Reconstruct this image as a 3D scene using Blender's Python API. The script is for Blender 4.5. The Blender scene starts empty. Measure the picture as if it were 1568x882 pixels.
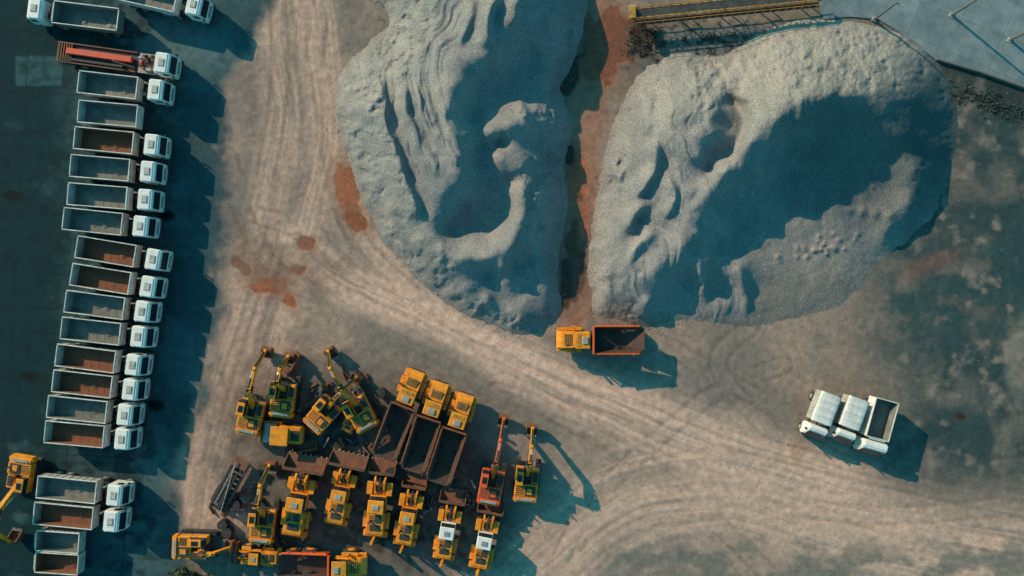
import bpy, bmesh, math, random
import numpy as np
from mathutils import Matrix, Vector, Euler
random.seed(7); rng=np.random.RandomState(11)
H=75.0; S=15.0   # camera height, survey units (px) per metre
def P(u,v,h=0.0):
    k=(H-h)/H
    return ((u-784.0)/S*k, (441.0-v)/S*k)
scene=bpy.context.scene
# ------------------------------------------------------------------ noise
TAB=rng.rand(256,256)
def vn(x,y,seed=0):
    x=np.asarray(x,float)+seed*17.31; y=np.asarray(y,float)+seed*9.77
    xi=np.floor(x).astype(int); yi=np.floor(y).astype(int)
    fx=x-xi; fy=y-yi; fx=fx*fx*(3-2*fx); fy=fy*fy*(3-2*fy)
    a=TAB[xi&255,yi&255]; b=TAB[(xi+1)&255,yi&255]; c=TAB[xi&255,(yi+1)&255]; d=TAB[(xi+1)&255,(yi+1)&255]
    return (a*(1-fx)+b*fx)*(1-fy)+(c*(1-fx)+d*fx)*fy
def fbm(x,y,o=5,seed=0):
    s=0;a=.5;t=0
    for i in range(o):
        s=s+a*vn(x,y,seed+i*3); t+=a; a*=.5
        x,y=(x*1.6+y*1.2),(-x*1.2+y*1.6)
    return s/t
def afbm(x,y,o=4,seed=0):
    s=0;a=.5;t=0
    for i in range(o):
        s=s+a*vn(x,y,seed+i*3); t+=a; a*=.62; x=x*1.9+5.3; y=y*1.4+2.1
    return s/t
def sstep(a,b,x):
    t=np.clip((x-a)/(b-a),0,1); return t*t*(3-2*t)
def pdist(U,V,pts):
    best=np.full(U.shape,1e9); sg=np.zeros(U.shape); tt=np.zeros(U.shape); L=0
    for (x0,y0),(x1,y1) in zip(pts[:-1],pts[1:]):
        dx,dy=x1-x0,y1-y0; l=math.hypot(dx,dy)
        t=np.clip(((U-x0)*dx+(V-y0)*dy)/(l*l),0,1)
        ex=U-x0-t*dx; ey=V-y0-t*dy; d=np.sqrt(ex*ex+ey*ey)
        s=np.sign(dx*ey-dy*ex)
        m=d<best; best=np.where(m,d,best); sg=np.where(m,s,sg); tt=np.where(m,L+t*l,tt); L+=l
    return best,sg*best,tt,L
def catmull(pts,n=5,closed=True):
    out=[];N=len(pts)
    rngi=range(N) if closed else range(N-1)
    for i in rngi:
        if closed: p=[pts[(i+k)%N] for k in(-1,0,1,2)]
        else: p=[pts[max(0,min(N-1,i+k))] for k in(-1,0,1,2)]
        for j in range(n):
            t=j/n
            out.append(tuple(.5*((2*p[1][c])+(-p[0][c]+p[2][c])*t+(2*p[0][c]-5*p[1][c]+4*p[2][c]-p[3][c])*t*t+(-p[0][c]+3*p[1][c]-3*p[2][c]+p[3][c])*t**3) for c in(0,1)))
    if not closed: out.append(tuple(pts[-1][:2]))
    return out
def polyin(U,V,poly):
    ins=np.zeros(U.shape,bool); N=len(poly)
    for i in range(N):
        x0,y0=poly[i]; x1,y1=poly[(i+1)%N]
        if y0==y1: continue
        c=((y0>V)!=(y1>V))&(U<(x1-x0)*(V-y0)/(y1-y0)+x0); ins^=c
    return ins
def polysd(U,V,poly):
    d=pdist(U,V,list(poly)+[poly[0]])[0]
    return np.where(polyin(U,V,poly),d,-d)
def blob(U,V,cx,cy,rx,ry,rot=0,soft=.25,wob=.35,seed=0):
    a=math.radians(rot); x=(U-cx)*math.cos(a)+(V-cy)*math.sin(a); y=-(U-cx)*math.sin(a)+(V-cy)*math.cos(a)
    r=np.sqrt((x/rx)**2+(y/ry)**2)+(fbm(U/22,V/22,4,seed+5)-.5)*2*wob
    return 1-sstep(1-soft,1+soft,r)
# ------------------------------------------------------------------ materials
def newmat(name):
    m=bpy.data.materials.new(name); m.use_nodes=True; nt=m.node_tree
    return m,nt,nt.nodes['Principled BSDF']
def N(nt,t,**k):
    n=nt.nodes.new(t)
    for a,b in k.items(): setattr(n,a,b)
    return n
def mulcol(nt,a,b,fac=1.0,mode='MULTIPLY'):
    n=N(nt,'ShaderNodeMix',data_type='RGBA',blend_type=mode)
    if isinstance(fac,(int,float)): n.inputs[0].default_value=fac
    else: nt.links.new(fac,n.inputs[0])
    for i,s in ((6,a),(7,b)):
        if isinstance(s,tuple): n.inputs[i].default_value=s+(1,) if len(s)==3 else s
        else: nt.links.new(s,n.inputs[i])
    return n.outputs[2]
def ramp(nt,src,p0,c0,p1,c1):
    r=N(nt,'ShaderNodeValToRGB'); e=r.color_ramp.elements
    e[0].position=p0; e[0].color=tuple(c0)+(1,); e[1].position=p1; e[1].color=tuple(c1)+(1,)
    nt.links.new(src,r.inputs[0]); return r.outputs[0]
def noise(nt,co,scale,detail=6,rough=.6):
    n=N(nt,'ShaderNodeTexNoise'); n.inputs['Scale'].default_value=scale; n.inputs['Detail'].default_value=detail; n.inputs['Roughness'].default_value=rough
    nt.links.new(co,n.inputs['Vector']); return n.outputs[0]
def earth(name,spk=.25,bump=.06,n1c=((.74,.75,.77),(1.2,1.19,1.16)),gs=14,w3=1.0):
    m,nt,b=newmat(name); co=N(nt,'ShaderNodeTexCoord').outputs['Object']
    at=N(nt,'ShaderNodeAttribute',attribute_name='Col'); we=N(nt,'ShaderNodeAttribute',attribute_name='wet')
    n1=noise(nt,co,1.3,7,.65); n2=noise(nt,co,gs,2,.8); n3=noise(nt,co,5,3,.75)
    c=mulcol(nt,at.outputs['Color'],ramp(nt,n1,.3,n1c[0],.7,n1c[1]))
    c=mulcol(nt,c,ramp(nt,n2,.32,(1-spk*1.8,)*3,.68,(1+spk*1.4,)*3))
    nt.links.new(c,b.inputs['Base Color'])
    mr=N(nt,'ShaderNodeMapRange'); mr.inputs[3].default_value=.95; mr.inputs[4].default_value=.35
    nt.links.new(we.outputs['Fac'],mr.inputs[0]); nt.links.new(mr.outputs[0],b.inputs['Roughness'])
    b.inputs['Specular IOR Level'].default_value=.2
    m3=N(nt,'ShaderNodeMath',operation='MULTIPLY'); m3.inputs[1].default_value=w3; nt.links.new(n3,m3.inputs[0])
    add=N(nt,'ShaderNodeMath',operation='MULTIPLY_ADD'); add.inputs[1].default_value=.7
    nt.links.new(n2,add.inputs[0]); nt.links.new(m3.outputs[0],add.inputs[2])
    bp=N(nt,'ShaderNodeBump'); bp.inputs['Distance'].default_value=bump
    inv=N(nt,'ShaderNodeMath',operation='SUBTRACT'); inv.inputs[0].default_value=1; nt.links.new(we.outputs['Fac'],inv.inputs[1])
    nt.links.new(inv.outputs[0],bp.inputs['Strength']); nt.links.new(add.outputs[0],bp.inputs['Height']); nt.links.new(bp.outputs[0],b.inputs['Normal'])
    return m
MATS={}
def paint(name,col,dirt=(.16,.13,.10),amt=.5,rough=.5,metal=0,sc=1.6):
    if name in MATS: return MATS[name]
    m,nt,b=newmat(name); co=N(nt,'ShaderNodeTexCoord').outputs['Object']; oi=N(nt,'ShaderNodeObjectInfo')
    va=N(nt,'ShaderNodeVectorMath',operation='ADD'); sc3=N(nt,'ShaderNodeVectorMath',operation='SCALE'); sc3.inputs['Scale'].default_value=37
    cmb=N(nt,'ShaderNodeCombineXYZ')
    for i in range(3): nt.links.new(oi.outputs['Random'],cmb.inputs[i])
    nt.links.new(cmb.outputs[0],sc3.inputs[0]); nt.links.new(co,va.inputs[0]); nt.links.new(sc3.outputs[0],va.inputs[1])
    n=noise(nt,va.outputs[0],sc,7,.72); n2=noise(nt,va.outputs[0],sc*6,4,.7)
    f=ramp(nt,n,.42,(0,0,0),.72,(amt,)*3)
    c=mulcol(nt,tuple(col),tuple(dirt),f,'MIX')
    c=mulcol(nt,c,ramp(nt,n2,.3,(.72,.72,.72),.7,(1.15,1.15,1.15)))
    nt.links.new(c,b.inputs['Base Color']); b.inputs['Roughness'].default_value=rough; b.inputs['Metallic'].default_value=metal
    MATS[name]=m; return m
paint('cab_white',(.84,.78,.73),(.42,.35,.29),.35,.4)
paint('bin_white',(.50,.45,.40),(.18,.14,.11),.8,.6)
paint('bin_grey',(.15,.15,.135),(.30,.26,.22),.9,.7,0,1.0)
paint('bin_rust',(.26,.085,.035),(.10,.07,.055),.9,.8,0,1.1)
paint('bin_rim',(.74,.69,.63),(.30,.24,.19),.8,.5,0,1.0)
paint('chassis_dark',(.03,.03,.032),(.07,.06,.05),.6,.7)
paint('rubber',(.022,.022,.024),(.09,.08,.065),.6,.85)
paint('glass_dark',(.012,.018,.022),(.05,.05,.045),.3,.12)
paint('plant_yellow',(.95,.30,.008),(.30,.10,.022),.75,.45,0,1.6)
paint('plant_orange',(.88,.12,.012),(.28,.08,.03),.6,.45)
paint('adt_bin',(.05,.026,.02),(.15,.045,.022),.9,.7)
paint('adt_rim',(.26,.075,.02),(.08,.04,.025),.9,.6)
paint('bucket_steel',(.15,.06,.035),(.30,.10,.035),.9,.65)
paint('chrome_rod',(.6,.6,.6),(.2,.15,.1),.3,.25,.8)
paint('grey_panel',(.34,.33,.32),(.15,.13,.11),.7,.5)
paint('red_steel',(.75,.065,.02),(.25,.06,.04),.5,.5)
paint('tarp',(.74,.69,.64),(.46,.40,.35),.6,.7,0,.8)
paint('belt',(.035,.04,.04),(.12,.10,.08),.8,.8)
paint('old_yellow',(.62,.27,.02),(.07,.05,.03),.95,.6,0,2.0)
paint('stone',(.30,.25,.23),(.16,.13,.1),.8,.9,0,3)
paint('pole_grey',(.16,.14,.12),(.1,.08,.06),.5,.8)
def leafmat(name,c1,c2):
    m,nt,b=newmat(name); co=N(nt,'ShaderNodeTexCoord').outputs['Object']
    nt.links.new(ramp(nt,noise(nt,co,1.5,5),.35,c1,.65,c2),b.inputs['Base Color']); b.inputs['Roughness'].default_value=.8
    MATS[name]=m
leafmat('leaf',(.035,.06,.03),(.15,.13,.04))
leafmat('weed',(.03,.045,.035),(.075,.085,.05))
# ------------------------------------------------------------------ mesh builder
class MB:
    def __init__(s): s.v=[];s.f=[];s.mi=[];s.mats=[];s.M=Matrix.Identity(4)
    def mat(s,n):
        if n not in s.mats: s.mats.append(n)
        return s.mats.index(n)
    def add(s,vs,fs,m):
        o=len(s.v); k=s.mat(m)
        s.v+= [tuple(s.M@Vector(p)) for p in vs]; s.f+=[tuple(i+o for i in f) for f in fs]; s.mi+=[k]*len(fs)
    def bm(s,bm,m):
        bm.verts.index_update()
        s.add([v.co[:] for v in bm.verts],[[v.index for v in f.verts] for f in bm.faces],m); bm.free()
    def hexa(s,p,m,bev=.03):
        bm=bmesh.new(); vs=[bm.verts.new(q) for q in p]
        for f in((0,3,2,1),(4,5,6,7),(0,1,5,4),(1,2,6,5),(2,3,7,6),(3,0,4,7)): bm.faces.new([vs[i] for i in f])
        if bev>0: bmesh.ops.bevel(bm,geom=bm.edges[:],offset=bev,segments=1,affect='EDGES')
        s.bm(bm,m)
    def box(s,x0,x1,y0,y1,z0,z1,m,bev=.03,tx=0,ty=0):
        s.hexa([(x0,y0,z0),(x1,y0,z0),(x1,y1,z0),(x0,y1,z0),(x0+tx,y0+ty,z1),(x1-tx,y0+ty,z1),(x1-tx,y1-ty,z1),(x0+tx,y1-ty,z1)],m,bev)
    def prism(s,poly,y0,y1,m,bev=.05):
        bm=bmesh.new(); a=[bm.verts.new((x,y0,z)) for x,z in poly]; b=[bm.verts.new((x,y1,z)) for x,z in poly]; n=len(poly)
        bm.faces.new(a); bm.faces.new(b[::-1])
        for i in range(n): bm.faces.new((a[i],b[i],b[(i+1)%n],a[(i+1)%n]))
        bmesh.ops.recalc_face_normals(bm,faces=bm.faces[:])
        if bev>0: bmesh.ops.bevel(bm,geom=bm.edges[:],offset=bev,segments=2,affect='EDGES')
        s.bm(bm,m)
    def cyl(s,p0,p1,r,m,n=12,r2=None):
        p0=Vector(p0);p1=Vector(p1);d=p1-p0; q=d.to_track_quat('Z','Y'); r2=r if r2 is None else r2
        vs=[];L=d.length
        for k in range(n):
            a=2*math.pi*k/n; vs.append(p0+q@Vector((r*math.cos(a),r*math.sin(a),0)))
        for k in range(n):
            a=2*math.pi*k/n; vs.append(p0+q@Vector((r2*math.cos(a),r2*math.sin(a),L)))
        fs=[(k,(k+1)%n,n+(k+1)%n,n+k) for k in range(n)]+[tuple(range(n))[::-1],tuple(range(n,2*n))]
        s.add(vs,fs,m)
    def beam(s,p0,p1,w,h,m,h2=None,bev=.02):
        p0=Vector(p0);p1=Vector(p1);d=(p1-p0).normalized(); y=Vector((0,0,1)).cross(d)
        y=Vector((0,1,0)) if y.length<.01 else y.normalized(); u=d.cross(y); h2=h if h2 is None else h2
        a=[p0-y*w/2-u*h/2,p1-y*w/2-u*h2/2,p1+y*w/2-u*h2/2,p0+y*w/2-u*h/2,p0-y*w/2+u*h/2,p1-y*w/2+u*h2/2,p1+y*w/2+u*h2/2,p0+y*w/2+u*h/2]
        s.hexa(a,m,bev)
    def wheel(s,x,y,r,w,hub='grey_panel'):
        for (a,b,ra,rb) in((-w/2,-w/2+.06,r*.86,r),(-w/2+.06,w/2-.06,r,r),(w/2-.06,w/2,r,r*.86)):
            s.cyl((x,y+a,r),(x,y+b,r),ra,'rubber',18,rb)
        sg=1 if y>0 else -1
        s.cyl((x,y+sg*w/2,r),(x,y+sg*(w/2+.03),r),r*.5,hub,12,r*.38)
    def mesh(s,name):
        me=bpy.data.meshes.new(name); me.from_pydata(s.v,[],s.f); me.update()
        for n in s.mats: me.materials.append(MATS[n])
        me.polygons.foreach_set('material_index',s.mi); me.update(); return me
def put(me,name,u,v,h,ang,z=0):
    o=bpy.data.objects.new(name,me); scene.collection.objects.link(o)
    x,y=P(u,v,h); o.location=(x,y,z); o.rotation_euler=(0,0,math.radians(ang)); return o
def head(u0,v0,u1,v1): return math.degrees(math.atan2(-(v1-v0),u1-u0))
# ------------------------------------------------------------------ vehicles
def cab(b,x0,z0=.7,w=2.02,L=1.85,top=2.8,mat='cab_white',rake=.24):
    y=w/2
    b.prism([(x0,z0),(x0,top-.25),(x0+.18,top),(x0+L-.26-rake,top),(x0+L-.06-rake,top-.2),(x0+L-.06,top-1.05),(x0+L,top-1.2),(x0+L,z0)],-y,y,mat,.1)
    b.hexa([(x0+L-.03,-y+.16,top-1.02),(x0+L-.01,-y+.16,top-1.02),(x0+L-.01,y-.16,top-1.02),(x0+L-.03,y-.16,top-1.02),
            (x0+L-.06-rake,-y+.2,top-.28),(x0+L-rake,-y+.2,top-.26),(x0+L-rake,y-.2,top-.26),(x0+L-.06-rake,y-.2,top-.28)],'glass_dark',0)
    for sg in(-1,1):
        b.box(x0+.75,x0+L-.22-rake,min(sg*y,sg*(y+.012)),max(sg*y,sg*(y+.012)),top-1.05,top-.4,'glass_dark',0)
        b.box(x0+L-.12,x0+L-.0,min(sg*(y+.04),sg*(y+.17)),max(sg*(y+.04),sg*(y+.17)),top-1.05,top-.55,'chassis_dark',.02)
        b.box(x0+L-.03,x0+L+.03,min(sg*(y-.45),sg*(y-.1)),max(sg*(y-.45),sg*(y-.1)),z0+.12,z0+.32,'grey_panel',.01)
    if L>1.5:
        b.box(x0+.50,x0+1.10,-.38,.38,top+.0,top+.045,'grey_panel',.02)
        b.box(x0+.56,x0+1.04,-.31,.31,top+.04,top+.07,'bin_white',.02)
    b.box(x0+L-.05,x0+L+.06,-y+.05,y-.05,z0-.25,z0+.1,'chassis_dark',.03)
    b.box(x0+L-.01,x0+L+.03,-.6,.6,z0+.35,z0+.85,'grey_panel',.02)
def openbin(b,x0,x1,w,z0,z1,inner,rim,outer,canopy=True,ribs=8):
    y=w/2; t=.05
    b.box(x0,x1,-y,y,z0-.06,z0,outer,0)
    b.box(x0+.01,x1-.01,-y+.02,y-.02,z0+.004,z0+.02,inner,0)
    for k in range(7):
        xx=x0+.5+k*(x1-x0-1)/6; b.box(xx-.03,xx+.03,-y+.08,y-.08,z0+.02,z0+.035,inner,0)
    for sg in(-1,1):
        a,c=(y-t,y) if sg>0 else(-y,-y+t)
        b.box(x0,x1,a,c,z0,z1,outer,0)
        ia,ic=(y-t-.02,y-t-.004) if sg>0 else(-y+t+.004,-y+t+.02)
        b.box(x0+t,x1-t,ia,ic,z0+.02,z1-.01,inner,0)
        ra,rc=(y-t-.01,y+.03) if sg>0 else(-y-.03,-y+t+.01)
        b.box(x0-.03,x1+.03,ra,rc,z1,z1+.07,rim,.01)
        for k in range(ribs+1):
            xx=x0+.1+(x1-x0-.2)*k/ribs
            pa,pc=(y+.003,y+.05) if sg>0 else(-y-.05,-y-.003)
            b.box(xx-.04,xx+.04,pa,pc,z0,z1-.01,outer,.01)
    b.box(x0-.002,x0+t,-y+t,y-t,z0+.02,z1-.05,outer,0)
    b.box(x0-.05,x0+t+.0,-y+t+.07,y-t-.07,z1-.05,z1+.05,rim,.02)
    b.box(x1-t,x1+.002,-y+t,y-t,z0+.02,z1+.05,outer,0)
    b.box(x1-t-.016,x1-t-.004,-y+t+.03,y-t-.03,z0+.02,z1,inner,0)
    b.box(x1-t-.01,x1+.05,-y+t+.07,y-t-.07,z1+.053,z1+.12,rim,.02)
    if canopy: b.box(x1+.055,x1+.18,-y+.35,y-.35,z1-.02,z1+.04,outer,.02)
def tipper(inner='bin_grey',hascab=True,blen=5.75,seed=0,cover=False,bw=2.18,gap=1.15,cl=1.85,cw=2.05,outer='bin_white',depth=1.15,rake=.24):
    r=random.Random(seed); b=MB(); hl=blen/2
    end=hl+gap+cl-.1 if hascab else hl+.9
    for y in(-.42,.42): b.box(-hl+.1,end,y-.06,y+.06,.78,1.02,'chassis_dark',.01)
    for x in(-hl+.4,-hl+2,0,hl-.3): b.box(x-.06,x+.06,-.36,.36,.80,.98,'chassis_dark',0)
    z0=1.25; z1=z0+depth
    openbin(b,-hl,hl,bw,z0,z1,inner,'bin_rim',outer)
    for k in range(3+seed%3):
        x=r.uniform(-hl+.6,hl-.8); y=r.uniform(-.5,.5); s=r.uniform(.25,.5)
        b.cyl((x,y,z0+.036),(x,y,z0+.07+s*.12),s,inner,9,s*.3)
    if cover:
        n=8; pr=[]
        for k in range(n+1):
            a=math.pi*k/n; c=math.cos(a); pr.append((-math.copysign(abs(c)**.6,c)*(bw/2+.06),math.sin(a)**.7*.26))
        L0,L1=-hl-.04,hl+.04; segs=12
        vs=[];fs=[]
        for j in range(segs+1):
            x=L0+(L1-L0)*j/segs; sag=1 if j%3==0 else .82
            for (yy,zz) in pr: vs.append((x,yy,z1+.1+zz*sag))
        for j in range(segs):
            for k in range(n): a=j*(n+1)+k; fs.append((a,a+1,a+n+2,a+n+1))
        fs.append(tuple(range(n+1))); fs.append(tuple(range(segs*(n+1),(segs+1)*(n+1)))[::-1])
        b.add(vs,fs,'tarp')
        for sg in(-1,1): b.box(-hl,hl,min(sg*(bw/2+.07),sg*(bw/2+.1)),max(sg*(bw/2+.07),sg*(bw/2+.1)),z1+.02,z1+.1,'grey_panel',0)
    for x in((-hl+.9,-hl+2.1) if blen>5 else (-hl+.8,)):
        for sg in(-1,1):
            b.wheel(x,sg*(bw/2-.24),.5,.46)
            b.box(x-.55,x+.55,min(sg*.62,sg*1.0),max(sg*.62,sg*1.0),1.04,1.08,'chassis_dark',0)
    if hascab:
        for x in((hl-.2,hl+gap+cl*.6) if blen>5 else (hl+gap+cl*.6,)):
            for sg in(-1,1): b.wheel(x,sg*(cw/2-.15),.5,.3)
        cab(b,hl+gap,w=cw,L=cl,rake=rake)
        if gap>.8:
            b.cyl((hl+.75,.65,1.0),(hl+.75,.65,2.5),.08,'grey_panel',10)
            b.box(hl+.45,hl+1.0,-.85,-.2,1.05,1.55,'chassis_dark',.03)
            b.box(hl+.5,hl+1.0,.0,.4,1.05,1.8,'chassis_dark',.03)
            b.cyl((hl-1.8,-.85,.85),(hl-.75,-.85,.85),.28,'grey_panel',12)
    else:
        b.beam((hl,.4,.9),(hl+1.2,0,.9),.12,.14,'chassis_dark'); b.beam((hl,-.4,.9),(hl+1.2,0,.9),.12,.14,'chassis_dark')
        for sg in(-1,1): b.wheel(hl-1.2,sg*.85,.5,.46)
    return b
def flatbed():
    b=MB()
    for y in(-.42,.42): b.box(-7.2,4.2,y-.06,y+.06,.78,1.02,'chassis_dark',.01)
    b.box(-7.3,1.0,-1.0,1.0,1.08,1.22,'chassis_dark',.02)
    b.box(-7.2,.9,-1.02,-.9,1.22,1.45,'bucket_steel',.02); b.box(-7.2,.9,.9,1.02,1.22,1.45,'bucket_steel',.02)
    b.box(-6.1,.5,-.16,.42,1.3,1.75,'red_steel',.03)
    b.box(-6.6,-.4,-.75,-.5,1.3,1.5,'chassis_dark',.02)
    for k in range(6): b.box(-7.0+k*.25,-6.9+k*.25,-.9,.9,1.3,1.5,'bucket_steel',0)
    b.box(1.1,2.9,-1.0,1.0,1.25,1.4,'grey_panel',.03)
    rr=random.Random(3)
    for k in range(30):
        x=rr.uniform(1.1,2.6);y=rr.uniform(-.95,.75); b.box(x,x+rr.uniform(.1,.35),y,y+rr.uniform(.06,.3),1.4,1.5+rr.random()*.5,rr.choice(['red_steel','grey_panel','chassis_dark','bin_rim','bucket_steel']),.02)
    b.beam((.8,-.6,1.4),(-1.2,-.3,2.0),.18,.2,'bucket_steel')
    cab(b,3.25)
    for x in(-6,-4.7,.3,4.2):
        for sg in(-1,1): b.wheel(x,sg*.85,.5,.4)
    return b
def hollow(b,x0,x1,wt0,wb,z0,z1,inner,outer,rim,tail=.9):
    t=.09; yt=wt0/2; yb=wb/2
    for sg in(-1,1):
        p=lambda x,y,z:(x,sg*y,z)
        q=[p(x0,yb,z0+tail),p(x1,yb,z0),p(x1,yb+t,z0),p(x0,yb+t,z0+tail),p(x0+.5,yt-.05,z1-.25),p(x1,yt,z1),p(x1,yt+t,z1),p(x0+.5,yt+t,z1-.25)]
        if sg<0: q=[q[3],q[2],q[1],q[0],q[7],q[6],q[5],q[4]]
        b.hexa(q,inner,0)
        q=[(x,y+sg*.10,z-.01) for (x,y,z) in q]; b.hexa(q,outer,0)
        b.beam((x0+.5,sg*(yt+.08),z1-.22),(x1,sg*(yt+.08),z1+.03),.12,.12,rim)
        for k in range(4):
            x=x0+1.1+k*(x1-x0-1.4)/3
            b.beam((x,sg*(yb+.25),z0+.25),(x,sg*(yt+.2),z1-.1),.14,.10,outer)
    b.hexa([(x0+1.6,-yb,z0),(x1,-yb,z0),(x1,yb,z0),(x0+1.6,yb,z0),(x0+1.6,-yb,z0+.06),(x1,-yb,z0+.06),(x1,yb,z0+.06),(x0+1.6,yb,z0+.06)],inner,0)
    b.hexa([(x0,-yb,z0+tail),(x0+1.6,-yb,z0+.004),(x0+1.6,yb,z0+.004),(x0,yb,z0+tail),(x0,-yb,z0+tail+.08),(x0+1.6,-yb,z0+.07),(x0+1.6,yb,z0+.07),(x0,yb,z0+tail+.08)],inner,0)
    b.hexa([(x1,-yb-.05,z0),(x1+.1,-yb-.05,z0),(x1+.1,yb+.05,z0),(x1,yb+.05,z0),(x1+.15,-yt,z1+.12),(x1+.28,-yt,z1+.12),(x1+.28,yt,z1+.12),(x1+.15,yt,z1+.12)],outer,0)
    b.box(x1+.1,x1+.3,-yt-.1,yt+.1,z1+.125,z1+.2,rim,.03)
def adt(rim='adt_rim',outer='adt_rim',blen=5.2,w=2.6):
    b=MB(); hl=blen/2
    hollow(b,-hl,hl,w,w*.76,1.3,2.75,'adt_bin',outer,rim)
    b.box(-hl+.5,hl+1.2,-.45,.45,.85,1.22,'chassis_dark',.03)
    for x in(-hl+1.1,-hl+2.8,hl+2.0):
        for sg in(-1,1): b.wheel(x,sg*(w/2-.28),.82,.6,'plant_yellow')
    f=hl+.5
    b.box(f,f+3.0,-.6,.6,.9,1.28,'chassis_dark',.03)
    b.prism([(f+1.4,1.3),(f+1.4,2.35),(f+2.8,2.15),(f+3.3,1.7),(f+3.3,1.0),(f+2.8,.9)],-.85,.85,'plant_yellow',.07)
    b.box(f+1.7,f+2.5,-.55,.55,2.28,2.32,'chassis_dark',.01)
    for k in range(4): b.box(f+1.75+k*.2,f+1.83+k*.2,-.5,.5,2.325,2.35,'old_yellow',0)
    b.box(f+3.1,f+3.36,-.75,.75,1.05,1.6,'chassis_dark',.02)
    for sg in(-1,1):
        b.box(f+.75,f+2.4,min(sg*.9,sg*1.28),max(sg*.9,sg*1.28),1.72,1.82,'plant_yellow',.03)
        b.box(f+2.4,f+3.2,min(sg*.87,sg*1.18),max(sg*.87,sg*1.18),1.3,1.55,'plant_yellow',.04)
        b.beam((f+1.5,sg*1.1,1.8),(f+1.7,sg*1.25,2.6),.05,.25,'chassis_dark')
    b.box(f+.05,f+1.45,-.8,.8,1.3,2.15,'plant_yellow',.05)
    b.box(f+.1,f+1.42,-.76,.76,2.15,2.95,'glass_dark',.03,.06,.06)
    b.box(f+.05,f+1.5,-.82,.82,2.95,3.08,'plant_yellow',.04)
    b.box(f+.25,f+.8,-.35,.35,3.08,3.2,'grey_panel',.03)
    b.box(f+.95,f+1.3,-.6,.6,3.08,3.11,'old_yellow',.01)
    b.cyl((f+1.6,.75,2.2),(f+1.6,.75,3.1),.08,'chassis_dark',8)
    b.box(f-.2,f+.02,-.9,.9,1.3,2.3,'chassis_dark',.04)
    return b
def excavator(col='plant_yellow',reach=1.0,lift=4.0,seed=0,tr=0):
    b=MB(); M0=Matrix.Rotation(math.radians(tr),4,'Z'); b.M=M0
    for sg in(-1,1):
        y0,y1=(.77,1.28) if sg>0 else(-1.28,-.77)
        b.prism([(-1.85,.28),(-2.0,.5),(-1.8,.82),(1.8,.82),(2.0,.5),(1.85,.28),(1.5,.0),(-1.5,.0)],y0,y1,'rubber',.03)
        for k in range(15): b.box(-1.75+k*.24,-1.66+k*.24,y0-.03,y1+.03,.822,.87,'chassis_dark',0)
    b.box(-.9,.9,-.8,.8,.35,.8,col,.03)
    b.M=Matrix.Identity(4)
    b.cyl((0,0,.8),(0,0,1.02),.75,'chassis_dark',18)
    b.box(-1.6,1.25,-1.2,1.2,1.02,1.25,'chassis_dark',.03)
    b.prism([(-2.2,1.1),(-2.3,1.5),(-2.15,2.1),(-1.6,2.15),(-1.6,1.1)],-1.18,1.18,col,.14)
    b.box(-1.95,-1.68,-.8,.8,2.155,2.19,'grey_panel',.01)
    b.box(-1.58,-.35,-1.15,1.15,1.25,2.05,col,.06)
    b.box(-1.45,-.5,-.9,.1,2.05,2.14,'chassis_dark',.02)
    b.box(-1.3,-.7,-.6,-.1,2.14,2.2,col,.02)
    for k in range(5): b.box(-1.4+k*.18,-1.33+k*.18,.25,1.0,2.05,2.09,'chassis_dark',0)
    b.cyl((-1.0,-.95,2.05),(-1.0,-.95,2.6),.07,'chassis_dark',8)
    b.box(-.33,1.15,-1.15,-.42,1.25,1.85,col,.05)
    b.box(-.1,.9,-1.04,-.52,1.85,1.9,'chassis_dark',.01)
    b.box(-.33,.4,-.38,.38,1.25,1.6,'chassis_dark',.03)
    b.box(-.33,1.3,.40,1.17,1.25,2.1,col,.05)
    b.box(-.30,1.28,.43,1.14,2.1,2.82,'glass_dark',.02,.07,.03)
    b.box(-.30,1.05,.41,1.16,2.82,2.93,col,.04)
    b.box(.1,.75,.55,1.0,2.93,2.97,'glass_dark',.01)
    for y in(-1.1,-.5): b.beam((-.3,y,2.2),(1.0,y,2.2),.04,.04,'chassis_dark')
    y=0;k=reach
    A=(.55,y,1.65);B=(2.3*k,y,lift);C=(4.3*k,y,lift-.3);D=(5.5*k,y,1.5)
    b.beam(A,B,.38,.45,col,.62);b.beam(B,C,.34,.62,col,.4)
    b.beam((C[0]-.5,y,C[2]+.35),D,.28,.5,col,.3)
    for sg in(-1,1): b.cyl((1.0,sg*.32,1.5),(B[0]*.8,sg*.32,B[2]*.86),.08,'chrome_rod',8)
    for sg in(-1,1): b.box(B[0]-.3,B[0]+.35,sg*.24-.03,sg*.24+.03,B[2]-.3,B[2]+.3,'chassis_dark',.02)
    b.cyl((B[0]+.2,y,B[2]+.5),(B[0]*.5+C[0]*.5,y,B[2]*.5+C[2]*.5+.5),.11,'chassis_dark',8)
    b.cyl((B[0]*.5+C[0]*.5,y,B[2]*.5+C[2]*.5+.5),(C[0]-.45,y,C[2]+.5),.06,'chrome_rod',8)
    b.cyl((C[0]+.0,y,C[2]+.3),(D[0]-.1,y,D[2]+.5),.08,'chassis_dark',8)
    x,z=D[0],D[2]
    pr=[(x+.15,z),(x+.3,z-.7),(x,z-1.2),(x-.6,z-1.3),(x-.95,z-.9),(x-.85,z-.85),(x-.55,z-1.1),(x-.1,z-1.0),(x+.1,z-.6),(x-.05,z)]
    b.prism(pr,-.5,.5,'bucket_steel',.0)
    for sg in(-1,1): b.prism([(x+.1,z),(x+.25,z-.7),(x-.05,z-1.15),(x-.6,z-1.25),(x-.9,z-.9)],sg*.5-.03,sg*.5+.03,'bucket_steel',0)
    for kx in range(5): b.box(x-1.1,x-.85,-.46+kx*.21,-.38+kx*.21,z-.95,z-.87,'grey_panel',0)
    return b
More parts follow.
